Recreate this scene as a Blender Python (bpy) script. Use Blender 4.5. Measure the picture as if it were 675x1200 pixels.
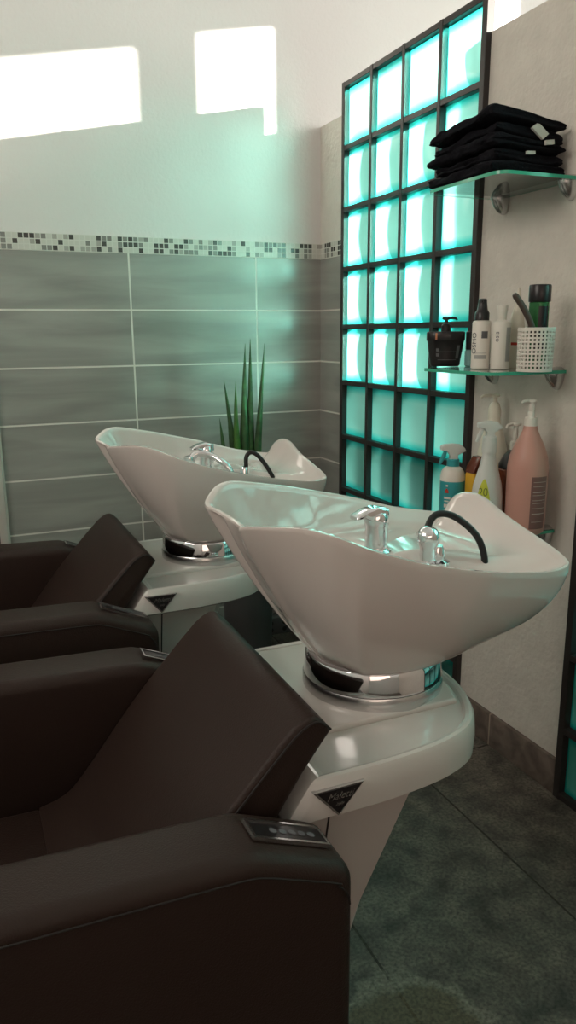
import bpy, bmesh, math, random
from mathutils import Vector, Matrix, noise
random.seed(7)
R = math.radians
for o in list(bpy.data.objects): bpy.data.objects.remove(o)
sc = bpy.context.scene
COL = sc.collection

# ------------------------------------------------------------ camera
cam_d = bpy.data.cameras.new('camera'); cam = bpy.data.objects.new('camera', cam_d); COL.objects.link(cam)
yaw, pit, rol = R(23.4106), R(-13.3697), R(-0.4831)
f = Vector((math.sin(yaw)*math.cos(pit), math.cos(yaw)*math.cos(pit), math.sin(pit)))
rt = Vector((math.cos(yaw), -math.sin(yaw), 0)); up = rt.cross(f)
rt2 = rt*math.cos(rol)+up*math.sin(rol); up2 = -rt*math.sin(rol)+up*math.cos(rol)
m = Matrix((( rt2.x, up2.x, -f.x), (rt2.y, up2.y, -f.y), (rt2.z, up2.z, -f.z)))
cam.matrix_world = Matrix.Translation((-1.4095, -2.9014, 1.2449)) @ m.to_4x4()
cam_d.sensor_fit = 'VERTICAL'; cam_d.sensor_height = 36; cam_d.lens = 36*887.86/1200
cam_d.clip_start = .02
sc.camera = cam

# ------------------------------------------------------------ light and exposure
sc.view_settings.view_transform = 'Standard'; sc.view_settings.look = 'None'
sc.view_settings.gamma = 1; sc.view_settings.use_curve_mapping = False
sc.view_settings.exposure = 0.0
w = bpy.data.worlds.new('sky'); sc.world = w; w.use_nodes = True
w.node_tree.nodes['Background'].inputs[0].default_value = (.80, .90, 1, 1)
w.node_tree.nodes['Background'].inputs[1].default_value = 1.0
def light(name, kind, loc, direction, energy, color, size=None, size_y=None, spread=None):
    d = bpy.data.lights.new(name, kind); o = bpy.data.objects.new(name, d); COL.objects.link(o)
    o.location = loc; o.rotation_euler = Vector(direction).to_track_quat('-Z', 'Y').to_euler()
    d.energy = energy; d.color = color
    if kind == 'AREA':
        d.shape = 'RECTANGLE'; d.size = size; d.size_y = size_y
        if spread: d.spread = R(spread)
    return o
sun = light('sun', 'SUN', (3, -3, 4), (-1.15, 1, -.23), 24, (1, .93, .84)); sun.data.angle = R(.5)
light('side_window_daylight', 'AREA', (1.93, -2.0, 2.25), (-1, .1, -.05), 105, (1, .96, .90), 3.6, 1.2)
light('rear_fill', 'AREA', (-1.9, -5.35, 1.9), (0.1, 1, -.15), 14, (1, .74, .60), 2.2, 1.3)  # added warm fill from behind the camera, no window modelled there
light('left_fill', 'AREA', (-3.1, -1.7, 2.4), (1, .25, -.12), 32, (1, .90, .80), 2.0, .9)  # added fill high on the left to brighten the right wall

# ------------------------------------------------------------ materials
def mat(name, color=(.8,.8,.8), rough=.5, metal=0, bump=0, bscale=60, var=0, vscale=8, coat=0, spec=.5, trans=0, ior=1.45):
    M = bpy.data.materials.new(name); M.use_nodes = True
    nt = M.node_tree; b = nt.nodes['Principled BSDF']
    b.inputs['Base Color'].default_value = (*color, 1); b.inputs['Roughness'].default_value = rough
    b.inputs['Metallic'].default_value = metal; b.inputs['Coat Weight'].default_value = coat
    b.inputs['Coat Roughness'].default_value = .05
    b.inputs['Specular IOR Level'].default_value = spec
    b.inputs['Transmission Weight'].default_value = trans; b.inputs['IOR'].default_value = ior
    tc = nt.nodes.new('ShaderNodeTexCoord')
    if var:
        n = nt.nodes.new('ShaderNodeTexNoise'); n.inputs['Scale'].default_value = vscale; n.inputs['Detail'].default_value = 6
        nt.links.new(tc.outputs['Object'], n.inputs['Vector'])
        r = nt.nodes.new('ShaderNodeValToRGB')
        r.color_ramp.elements[0].position = .3; r.color_ramp.elements[1].position = .7
        r.color_ramp.elements[0].color = (*[max(0, c*(1-var)) for c in color], 1)
        r.color_ramp.elements[1].color = (*[min(1, c*(1+var)) for c in color], 1)
        nt.links.new(n.outputs['Fac'], r.inputs['Fac']); nt.links.new(r.outputs['Color'], b.inputs['Base Color'])
    if bump:
        n2 = nt.nodes.new('ShaderNodeTexNoise'); n2.inputs['Scale'].default_value = bscale; n2.inputs['Detail'].default_value = 4
        nt.links.new(tc.outputs['Object'], n2.inputs['Vector'])
        bp = nt.nodes.new('ShaderNodeBump'); bp.inputs['Strength'].default_value = bump; bp.inputs['Distance'].default_value = .004
        nt.links.new(n2.outputs['Fac'], bp.inputs['Height']); nt.links.new(bp.outputs['Normal'], b.inputs['Normal'])
    return M

def brick_mat(name, ax, x0, z0, bw, bh, mortar, tile_a, tile_b, grout, rough, veins=(1.2, 9), mosaic=False, strength=.4):
    """ax: which object axes run along the wall; tile grid starts at (x0, z0)"""
    M = bpy.data.materials.new(name); M.use_nodes = True; nt = M.node_tree; N = nt.nodes; L = nt.links
    b = N['Principled BSDF']; tc = N.new('ShaderNodeTexCoord'); sp = N.new('ShaderNodeSeparateXYZ')
    L.new(tc.outputs['Object'], sp.inputs[0])
    cb = N.new('ShaderNodeCombineXYZ')
    def off(sock, v):
        a = N.new('ShaderNodeMath'); a.operation = 'SUBTRACT'; L.new(sock, a.inputs[0]); a.inputs[1].default_value = v; return a.outputs[0]
    U = off(sp.outputs[ax[0]], x0); V = off(sp.outputs[ax[1]], z0)
    L.new(U, cb.inputs[0]); L.new(V, cb.inputs[1])
    br = N.new('ShaderNodeTexBrick'); br.offset = 0; br.squash = 1
    br.inputs['Scale'].default_value = 1; br.inputs['Brick Width'].default_value = bw; br.inputs['Row Height'].default_value = bh
    br.inputs['Mortar Size'].default_value = mortar; br.inputs['Mortar Smooth'].default_value = .15
    L.new(cb.outputs[0], br.inputs['Vector'])
    if mosaic:
        def cell(s, d):
            a = N.new('ShaderNodeMath'); a.operation = 'DIVIDE'; L.new(s, a.inputs[0]); a.inputs[1].default_value = d
            c = N.new('ShaderNodeMath'); c.operation = 'FLOOR'; L.new(a.outputs[0], c.inputs[0]); return c.outputs[0]
        c2 = N.new('ShaderNodeCombineXYZ'); L.new(cell(U, bw), c2.inputs[0]); L.new(cell(V, bh), c2.inputs[1])
        wn = N.new('ShaderNodeTexWhiteNoise'); wn.noise_dimensions = '2D'; L.new(c2.outputs[0], wn.inputs['Vector'])
        rp = N.new('ShaderNodeValToRGB'); rp.color_ramp.interpolation = 'CONSTANT'
        e = rp.color_ramp.elements; e[0].color = (.62, .62, .56, 1); e[1].position = .42; e[1].color = (.22, .22, .20, 1)
        k = e.new(.62); k.color = (.055, .055, .05, 1); k = e.new(.85); k.color = (.38, .37, .33, 1)
        L.new(wn.outputs['Value'], rp.inputs['Fac']); tilecol = rp.outputs['Color']
    else:
        mp = N.new('ShaderNodeMapping'); mp.inputs['Scale'].default_value = (veins[0], veins[1], 1); L.new(cb.outputs[0], mp.inputs['Vector'])
        n = N.new('ShaderNodeTexNoise'); n.inputs['Scale'].default_value = 1.6; n.inputs['Detail'].default_value = 7; n.inputs['Distortion'].default_value = .5
        L.new(mp.outputs[0], n.inputs['Vector'])
        rp = N.new('ShaderNodeValToRGB'); rp.color_ramp.elements[0].position = .32; rp.color_ramp.elements[1].position = .68
        rp.color_ramp.elements[0].color = (*tile_a, 1); rp.color_ramp.elements[1].color = (*tile_b, 1)
        L.new(n.outputs['Fac'], rp.inputs['Fac']); tilecol = rp.outputs['Color']
    mx = N.new('ShaderNodeMix'); mx.data_type = 'RGBA'; L.new(br.outputs['Fac'], mx.inputs['Factor'])
    L.new(tilecol, mx.inputs[6]); mx.inputs[7].default_value = (*grout, 1)
    L.new(mx.outputs[2], b.inputs['Base Color'])
    rr = N.new('ShaderNodeMapRange'); L.new(br.outputs['Fac'], rr.inputs['Value']); rr.inputs['To Min'].default_value = rough; rr.inputs['To Max'].default_value = .8
    L.new(rr.outputs[0], b.inputs['Roughness'])
    bp = N.new('ShaderNodeBump'); bp.invert = True; bp.inputs['Strength'].default_value = strength; bp.inputs['Distance'].default_value = .002
    L.new(br.outputs['Fac'], bp.inputs['Height']); L.new(bp.outputs['Normal'], b.inputs['Normal'])
    return M

paint = mat('white_plaster', (.74, .725, .70), .85, bump=.35, bscale=90)
plaster = mat('rough_plaster', (.66, .62, .56), .9, bump=.8, bscale=70, var=.05, vscale=14)
ceil_m = mat('ceiling_paint', (.75, .74, .72), .9)
Z0, MS = 1.5299, .0571
tileA, tileB, grout = (.25, .25, .228), (.37, .37, .338), (.74, .72, .66)
m_tile_back = brick_mat('grey_wall_tile', (0, 2), -.2815, Z0-.203*8+.0015, .499, .203, .0034, tileA, tileB, grout, .28)
m_tile_side = brick_mat('grey_wall_tile_side', (1, 2), -.30, Z0-.203*8+.0015, .499, .203, .0034, tileA, tileB, grout, .28)
m_mos_back = brick_mat('mosaic_back', (0, 2), 0, Z0, MS/3, MS/3, .0016, None, None, (.66, .66, .60), .25, mosaic=True)
m_mos_side = brick_mat('mosaic_side', (1, 2), 0, Z0, MS/3, MS/3, .0016, None, None, (.66, .66, .60), .25, mosaic=True)
m_skirt = brick_mat('skirting_tile', (1, 2), -1.21, -.5, .45, 2, .003, (.09, .07, .057), (.19, .15, .125), (.36, .3, .24), .6, veins=(14, 14))
def floor_material():
    M = brick_mat('slate_floor', (0, 1), -.29, -1.21, .45, .90, .0032, (.040, .037, .031), (.150, .132, .108), (.04, .035, .028), .5, veins=(9, 9), strength=.6)
    nt = M.node_tree; N = nt.nodes; L = nt.links; b = N['Principled BSDF']
    tc = N.new('ShaderNodeTexCoord')
    # worn tan stain with its own ragged outline
    mp = N.new('ShaderNodeVectorMath'); mp.operation = 'DISTANCE'
    n = N.new('ShaderNodeTexNoise'); n.inputs['Scale'].default_value = 16; n.inputs['Detail'].default_value = 5; L.new(tc.outputs['Object'], n.inputs['Vector'])
    sc_ = N.new('ShaderNodeVectorMath'); sc_.operation = 'MULTIPLY_ADD'; L.new(n.outputs['Color'], sc_.inputs[0]); sc_.inputs[1].default_value = (.10, .10, 0); L.new(tc.outputs['Object'], sc_.inputs[2])
    L.new(sc_.outputs[0], mp.inputs[0]); mp.inputs[1].default_value = (-.73, -1.945, 0)
    r = N.new('ShaderNodeValToRGB'); e = r.color_ramp.elements
    e[0].position = .135; e[0].color = (1, 1, 1, 1); e[1].position = .165; e[1].color = (0, 0, 0, 1)
    L.new(mp.outputs['Value'], r.inputs['Fac'])
    edge = N.new('ShaderNodeValToRGB'); q = edge.color_ramp.elements
    q[0].position = .13; q[0].color = (0, 0, 0, 1); q[1].position = .175; q[1].color = (0, 0, 0, 1); k = q.new(.152); k.color = (1, 1, 1, 1)
    L.new(mp.outputs['Value'], edge.inputs['Fac'])
    src = b.inputs['Base Color'].links[0].from_socket
    m1 = N.new('ShaderNodeMix'); m1.data_type = 'RGBA'; L.new(r.outputs['Color'], m1.inputs['Factor']); L.new(src, m1.inputs[6]); m1.inputs[7].default_value = (.105, .085, .052, 1)
    m2 = N.new('ShaderNodeMix'); m2.data_type = 'RGBA'; L.new(edge.outputs['Color'], m2.inputs['Factor']); L.new(m1.outputs[2], m2.inputs[6]); m2.inputs[7].default_value = (.20, .185, .15, 1)
    # fine speckle
    n3 = N.new('ShaderNodeTexNoise'); n3.inputs['Scale'].default_value = 130; n3.inputs['Detail'].default_value = 4; L.new(tc.outputs['Object'], n3.inputs['Vector'])
    r3 = N.new('ShaderNodeMapRange'); L.new(n3.outputs['Fac'], r3.inputs['Value']); r3.inputs['From Min'].default_value = .3; r3.inputs['From Max'].default_value = .7; r3.inputs['To Min'].default_value = .45; r3.inputs['To Max'].default_value = 1.5
    m3 = N.new('ShaderNodeVectorMath'); m3.operation = 'SCALE'; L.new(m2.outputs[2], m3.inputs[0]); L.new(r3.outputs[0], m3.inputs['Scale'])
    L.new(m3.outputs[0], b.inputs['Base Color'])
    return M
m_floor = floor_material()
m_bar = mat('black_steel_bars', (.035, .03, .028), .45, .2)
def block_glass():
    M = bpy.data.materials.new('aqua_glass_block'); M.use_nodes = True; nt = M.node_tree; N = nt.nodes; L = nt.links
    for n in list(N): N.remove(n)
    out = N.new('ShaderNodeOutputMaterial'); uv = N.new('ShaderNodeUVMap'); uv.uv_map = 'UVMap'
    sp = N.new('ShaderNodeSeparateXYZ'); L.new(uv.outputs[0], sp.inputs[0])
    def mth(op, a, b_=None):
        n = N.new('ShaderNodeMath'); n.operation = op
        for i, v in enumerate((a, b_)):
            if v is None: continue
            if isinstance(v, (int, float)): n.inputs[i].default_value = v
            else: L.new(v, n.inputs[i])
        return n.outputs[0]
    ex = mth('MINIMUM', sp.outputs[0], mth('SUBTRACT', 1, sp.outputs[0])); ey = mth('MINIMUM', sp.outputs[1], mth('SUBTRACT', 1, sp.outputs[1]))
    ed = mth('MINIMUM', mth('MULTIPLY', ex, 2.2), ey)
    rp = N.new('ShaderNodeValToRGB'); e = rp.color_ramp.elements       # the pressed border of a block is thicker glass
    e[0].position = .03; e[0].color = (.03, .60, .56, 1); e[1].position = .17; e[1].color = (.40, .96, .86, 1)
    k = e.new(.085); k.color = (.12, .80, .73, 1)
    L.new(ed, rp.inputs['Fac'])
    tr = N.new('ShaderNodeBsdfTranslucent'); L.new(rp.outputs['Color'], tr.inputs['Color'])
    rf = N.new('ShaderNodeBsdfRefraction'); rf.inputs['IOR'].default_value = 1.22; rf.inputs['Roughness'].default_value = .45
    L.new(rp.outputs['Color'], rf.inputs['Color'])
    gl = N.new('ShaderNodeBsdfGlossy'); gl.inputs['Roughness'].default_value = .12
    df = N.new('ShaderNodeBsdfDiffuse'); df.inputs['Color'].default_value = (.03, .30, .28, 1)
    m1 = N.new('ShaderNodeMixShader'); m1.inputs[0].default_value = .58; L.new(tr.outputs[0], m1.inputs[1]); L.new(rf.outputs[0], m1.inputs[2])
    m0 = N.new('ShaderNodeMixShader'); m0.inputs[0].default_value = .15; L.new(m1.outputs[0], m0.inputs[1]); L.new(df.outputs[0], m0.inputs[2])
    m2 = N.new('ShaderNodeMixShader'); m2.inputs[0].default_value = .05; L.new(m0.outputs[0], m2.inputs[1]); L.new(gl.outputs[0], m2.inputs[2])
    L.new(m2.outputs[0], out.inputs['Surface'])
    return M
m_block = block_glass()
m_cavity = mat('pale_aqua_block_wall', (.70, .93, .90), .5)
m_leather = mat('dark_brown_leather', (.027, .016, .0125), .45, bump=.25, bscale=420, spec=.28)
m_piping = mat('leather_seam', (.012, .009, .008), .6)
m_ceramic = mat('white_glazed_ceramic', (.66, .60, .565), .12, coat=.6)
m_plastic = mat('white_gloss_plastic', (.60, .575, .54), .22, coat=.3)
m_plastic2 = mat('white_satin_plastic', (.56, .51, .48), .4)
m_chrome = mat('chrome', (.82, .82, .84), .06, 1)
m_satin = mat('satin_chrome', (.62, .62, .62), .25, 1)
m_rubber = mat('black_rubber', (.012, .012, .012), .35)
m_black = mat('black_plastic', (.014, .012, .013), .3)
m_shelf = mat('clear_green_glass', (.80, .95, .90), .02, trans=1, ior=1.3)
m_shelf_edge = mat('green_glass_edge', (.06, .42, .27), .15, spec=.6)
m_towel = mat('black_terry', (.011, .011, .014), 1, bump=1, bscale=260, spec=.1)
m_label = mat('white_care_label', (.62, .60, .54), .8)
m_white = mat('white_bottle_plastic', (.74, .70, .63), .4)
m_cream = mat('cream_plastic', (.70, .66, .55), .4)
m_pink = mat('dusty_pink_plastic', (.55, .29, .235), .4)
m_pinklab = mat('mauve_label', (.20, .095, .085), .5)
m_print = mat('pale_print', (.46, .36, .32), .5)
m_teal = mat('teal_label', (.04, .33, .35), .4)
m_tealglass = mat('pale_teal_plastic', (.35, .62, .60), .2, trans=.5)
m_frost = mat('frosted_white_plastic', (.72, .74, .70), .35, trans=.15)
m_yellow = mat('yellow_label', (.72, .40, .03), .45)
m_lime = mat('lime_label', (.55, .58, .05), .45)
m_limedark = mat('olive_print', (.16, .20, .03), .5)
m_amber = mat('amber_plastic', (.13, .035, .018), .25)
m_green = mat('green_bottle', (.03, .16, .05), .25)
m_red = mat('red_band', (.50, .04, .02), .5)
m_grey = mat('grey_print', (.12, .12, .13), .6)
m_lightgrey = mat('light_grey_print', (.38, .37, .35), .6)
m_leaf = mat('dark_green_leaf', (.035, .095, .03), .45, var=.45, vscale=30)
m_leaf2 = mat('fresh_green_leaf', (.06, .17, .03), .45, var=.3, vscale=30)
m_pot = mat('grey_planter', (.10, .10, .10), .6)
m_soil = mat('potting_soil', (.03, .02, .015), 1, bump=1, bscale=90)
m_trim = mat('white_trim', (.55, .53, .48), .5)
m_door = mat('dark_brown_door', (.075, .055, .045), .45, var=.2, vscale=6)
m_dark = mat('black_socket_face', (.02, .018, .018), .5)
m_copper = mat('copper_print', (.45, .16, .07), .4)

# ------------------------------------------------------------ helpers
def link(name, me, material=None, parent=None, smooth=True, loc=None):
    if material is not None:
        for mm in (material if isinstance(material, (list, tuple)) else [material]): me.materials.append(mm)
    o = bpy.data.objects.new(name, me); COL.objects.link(o)
    if smooth:
        me.polygons.foreach_set('use_smooth', [True]*len(me.polygons))
        me.set_sharp_from_angle(angle=R(smooth if smooth is not True else 40))
    if parent: o.parent = parent
    if loc: o.location = loc
    return o
def from_bm(name, bm, material, parent=None, smooth=True, loc=None):
    bmesh.ops.recalc_face_normals(bm, faces=bm.faces[:])
    me = bpy.data.meshes.new(name); bm.to_mesh(me); bm.free()
    return link(name, me, material, parent, smooth, loc)
def tag(o, label, cat, group=None):
    o['label'] = label; o['category'] = cat
    if group: o['group'] = group
    return o
def empty(name, loc, label, cat, group=None, rz=0):
    o = bpy.data.objects.new(name, None); COL.objects.link(o); o.location = loc; o.rotation_euler = (0, 0, rz); o.empty_display_size = .05
    return tag(o, label, cat, group)
def struct(o):
    o['kind'] = 'structure'; return o
def box(bm, x0, x1, y0, y1, z0, z1, bev=0, seg=2, mi=0):
    r = bmesh.ops.create_cube(bm, size=1); vs = r['verts']
    for v in vs: v.co = Vector((x0+(v.co.x+.5)*(x1-x0), y0+(v.co.y+.5)*(y1-y0), z0+(v.co.z+.5)*(z1-z0)))
    fs = set(f_ for v in vs for f_ in v.link_faces)
    for f_ in fs: f_.material_index = mi
    if bev:
        es = list(set(e for v in vs for e in v.link_edges))
        bmesh.ops.bevel(bm, geom=es, offset=bev, segments=seg, affect='EDGES', profile=.5)
def prism(bm, pts, axis, a0, a1, bev=0, seg=4, mi=0):
    """pts: polygon in the two remaining axes; extruded along axis from a0 to a1"""
    def P(p, a):
        if axis == 'y': return (p[0], a, p[1])
        if axis == 'z': return (p[0], p[1], a)
        return (a, p[0], p[1])
    A = [bm.verts.new(P(p, a0)) for p in pts]; B = [bm.verts.new(P(p, a1)) for p in pts]
    n = len(pts); fs = [bm.faces.new(A), bm.faces.new(B)]
    for i in range(n): fs.append(bm.faces.new((A[i], A[(i+1) % n], B[(i+1) % n], B[i])))
    for f_ in fs: f_.material_index = mi
    bmesh.ops.recalc_face_normals(bm, faces=fs)
    if bev:
        es = set(fs[0].edges) | set(fs[1].edges)
        bmesh.ops.bevel(bm, geom=list(es), offset=bev, segments=seg, affect='EDGES', profile=.5)
    return fs
def lathe(bm, prof, cx=0, cy=0, cz=0, seg=40, sx=1, sy=1, mi=0, cap=True):
    """prof: (radius, z) from bottom to top"""
    rows = []
    for r, z in prof:
        rows.append([bm.verts.new((cx+sx*r*math.cos(2*math.pi*i/seg), cy+sy*r*math.sin(2*math.pi*i/seg), cz+z)) for i in range(seg)])
    for a, b in zip(rows, rows[1:]):
        for i in range(seg):
            f_ = bm.faces.new((a[i], a[(i+1) % seg], b[(i+1) % seg], b[i])); f_.material_index = mi
    if cap:
        f1 = bm.faces.new(rows[0][::-1]); f2 = bm.faces.new(rows[-1]); f1.material_index = f2.material_index = mi
def catmull(P, n=8, closed=False):
    out = []; P = [Vector(p) for p in P]; N_ = len(P)
    rng = range(N_ if closed else N_-1)
    for i in rng:
        if closed: a, b, c, d = P[i-1], P[i], P[(i+1) % N_], P[(i+2) % N_]
        else: a, b, c, d = P[max(i-1, 0)], P[i], P[i+1], P[min(i+2, N_-1)]
        for k in range(n):
            t = k/n
            out.append(.5*((2*b)+(c-a)*t+(2*a-5*b+4*c-d)*t*t+(3*b-a-3*c+d)*t**3))
    if not closed: out.append(P[-1])
    return out
def tube(bm, pts, rad, seg=12, mi=0):
    pts = [Vector(p) for p in pts]; n = len(pts)
    rads = rad if isinstance(rad, (list, tuple)) else [rad]*n
    rows = []; prev = None
    for i, p in enumerate(pts):
        t = (pts[min(i+1, n-1)]-pts[max(i-1, 0)]).normalized()
        if prev is None:
            u = t.orthogonal().normalized()
        else:
            u = (prev - t*prev.dot(t)).normalized()
        prev = u; v = t.cross(u)
        rows.append([bm.verts.new(p+(u*math.cos(2*math.pi*k/seg)+v*math.sin(2*math.pi*k/seg))*rads[i]) for k in range(seg)])
    for a, b in zip(rows, rows[1:]):
        for k in range(seg):
            f_ = bm.faces.new((a[k], a[(k+1) % seg], b[(k+1) % seg], b[k])); f_.material_index = mi
    f1 = bm.faces.new(rows[0][::-1]); f2 = bm.faces.new(rows[-1]); f1.material_index = f2.material_index = mi
def text_mesh(name, body, size, material, parent, matrix, shear=0, extrude=.0003, spacing=1):
    c = bpy.data.curves.new(name, 'FONT'); c.body = body; c.size = size; c.shear = shear; c.extrude = extrude
    c.align_x = 'CENTER'; c.align_y = 'CENTER'; c.space_character = spacing
    t = bpy.data.objects.new(name+'_source', c); COL.objects.link(t)
    dg = bpy.context.evaluated_depsgraph_get(); me = bpy.data.meshes.new_from_object(t.evaluated_get(dg))
    bpy.data.objects.remove(t); me.materials.clear()
    me.transform(matrix)
    return link(name, me, material, parent, smooth=False)
def copy_tree(o, parent=None):
    c = o.copy(); COL.objects.link(c); c.parent = parent
    for ch in [x for x in bpy.data.objects if x.parent == o]: copy_tree(ch, c)
    return c

# ------------------------------------------------------------ room shell
WT = 2.022                                   # top of the partition
Y1, P, PZ, TOPZ = -.2173, .2032, .2118, 2.1096
W2 = -1.505                                   # far edge of the second window
bm = bmesh.new(); box(bm, -3.3, 2.1, -5.6, .15, -.1, 0); struct(from_bm('floor', bm, m_floor, smooth=False))
bm = bmesh.new(); box(bm, -3.3, 2.1, -5.6, .15, 3.1, 3.2); struct(from_bm('ceiling', bm, ceil_m, smooth=False))
bm = bmesh.new(); box(bm, -3.3, 2.1, .006, .15, 0, 3.1); struct(from_bm('wall_back', bm, paint, smooth=False))
bm = bmesh.new(); box(bm, -3.3, -3.2, -5.6, .006, 0, 3.1); struct(from_bm('wall_left', bm, paint, smooth=False))
bm = bmesh.new(); box(bm, -3.2, 2.0, -5.6, -5.45, 0, 3.1); struct(from_bm('wall_rear', bm, paint, smooth=False))
# partition wall carrying the glass block windows
bm = bmesh.new()
box(bm, .002, .10, -.213, .006, 0, WT)
box(bm, .002, .10, W2+.008, Y1-4*P-.006, 0, WT)
box(bm, .002, .10, -5.45, W2-4*P-.012, 0, WT)
struct(from_bm('wall_right', bm, plaster, smooth=False))
# exterior wall with the window openings that let the low sun in
bm = bmesh.new()
ops = [(-3.75, -2.363), (-2.172, -1.905), (-1.10, -.922)]
ys = [-5.6] + [v for a in ops for v in a] + [.15]
tops = [2.755, 2.785, 3.0]
box(bm, 2.0, 2.02, -5.6, .15, 0, 1.45)
for a, b, c in ((-5.6, -2.57, 2.30), (-5.6, -3.75, 2.48), (-1.905, .15, 2.48)): box(bm, 2.0, 2.02, a, b, 1.45 if c == 2.30 or a > -3 else 2.30, c)
for i in range(0, len(ys), 2): box(bm, 2.0, 2.02, ys[i], ys[i+1], 2.48, 3.1)
for (a, b), tz in zip(ops, tops): box(bm, 2.0, 2.02, a, b, tz, 3.1)
struct(from_bm('wall_exterior', bm, paint, smooth=False))
bm = bmesh.new(); box(bm, .34, .40, -5.45, .006, 0, .76); struct(from_bm('low_light_blocker', bm, m_pot, smooth=False))      # made-up waist-high blocker beyond the glass blocks, dims their lower rows
# tile cladding
bm = bmesh.new(); box(bm, -1.283, .0005, 0, .006, 0, Z0); struct(from_bm('trim_1', bm, m_tile_back, smooth=False))
bm = bmesh.new(); box(bm, -1.283, .0005, -.0015, .006, Z0, Z0+MS); struct(from_bm('trim_2', bm, m_mos_back, smooth=False))
bm = bmesh.new(); box(bm, 0, .006, -.206, 0, 0, Z0); struct(from_bm('trim_3', bm, m_tile_side, smooth=False))
bm = bmesh.new(); box(bm, -.0015, .006, -.206, 0, Z0, Z0+MS); struct(from_bm('trim_4', bm, m_mos_side, smooth=False))
bm = bmesh.new(); box(bm, -1.312, -1.283, -.022, .006, 0, 2.1, .003); struct(from_bm('trim_5', bm, m_trim))
bm = bmesh.new(); box(bm, -2.15, -1.312, -.004, .006, 0, 2.05)
for (a, b) in ((.15, .95), (1.1, 1.9)): box(bm, -2.03, -1.43, -.010, -.003, a, b, .004)
struct(from_bm('door_1', bm, m_door, smooth=False))
# skirting
bm = bmesh.new(); box(bm, -.011, .002, W2+.006, Y1-4*P-.010, 0, .1035, .002); struct(from_bm('baseboard_right', bm, m_skirt))

def block_window(name, y0, cols, rows=10):
    """steel grid of glass blocks set in the partition; y0 = far edge, runs towards -y"""
    bm = bmesh.new(); hw = .0085
    for c in range(cols+1):
        y = y0-c*P; wd = hw if 0 < c < cols else .011
        box(bm, -.016, .010, y-wd, y+wd, 0, TOPZ+.010, .0015, 1)
    for r in range(rows+1):
        z = max(TOPZ-r*PZ, .010)
        for c in range(cols):
            box(bm, -.0150, .009, y0-(c+1)*P+hw, y0-c*P-hw, z-.009, z+.009, .0015, 1)
    fr = struct(from_bm(name, bm, m_bar))
    bm = bmesh.new(); uv = bm.loops.layers.uv.new('UVMap'); n = 14
    for c in range(cols):
        for r in range(rows):
            ya, yb = y0-c*P-hw, y0-(c+1)*P+hw
            zb, za = TOPZ-r*PZ-.009, max(TOPZ-(r+1)*PZ+.009, .012)
            g = []
            for i in range(n+1):
                row = []
                for j in range(n+1):
                    u, v = i/n, j/n
                    d = min(u, 1-u, v, 1-v)
                    dome = .010*math.sin(math.pi*u)*math.sin(math.pi*v) + .005*min(d/.10, 1)
                    jig = .0035*noise.noise(Vector((u*3+c*7, v*3+r*5, 1.3)))*min(d/.1, 1)
                    row.append((bm.verts.new((.006-dome-jig, ya+(yb-ya)*u, za+(zb-za)*v)), u, v))
                g.append(row)
            for i in range(n):
                for j in range(n):
                    q = [g[i][j], g[i+1][j], g[i+1][j+1], g[i][j+1]]
                    f_ = bm.faces.new([k[0] for k in q])
                    for lp, k in zip(f_.loops, q): lp[uv].uv = (k[1], k[2])
    me = bpy.data.meshes.new('glass_blocks'); bm.normal_update(); bm.to_mesh(me); bm.free()
    g = link('glass_blocks', me, m_block, fr, smooth=80)
    # hollow inside of every block: four pale walls behind the front pane
    bm = bmesh.new()
    for c in range(cols):
        for r in range(rows):
            ya, yb = y0-c*P-hw-.001, y0-(c+1)*P+hw+.001
            zb, za = TOPZ-r*PZ-.010, max(TOPZ-(r+1)*PZ+.010, .013)
            q = [(ya, za), (yb, za), (yb, zb), (ya, zb)]; m_ = .004
            o_ = [(ya+m_, za-m_), (yb-m_, za-m_), (yb-m_, zb+m_), (ya+m_, zb+m_)]
            dp = .016 if r == 0 else .082
            A, B, C_, D_ = [[bm.verts.new((x, *p)) for p in w_] for x, w_ in ((.0085, q), (dp, q), (dp, o_), (.0085, o_))]
            for k in range(4):
                k2 = (k+1) % 4
                bm.faces.new((A[k], A[k2], B[k2], B[k])); bm.faces.new((B[k], B[k2], C_[k2], C_[k])); bm.faces.new((C_[k], C_[k2], D_[k2], D_[k]))
    from_bm('block_walls', bm, m_cavity, fr, smooth=False)
    return fr
block_window('window_1', Y1, 4)
block_window('window_2', W2, 4)

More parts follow.
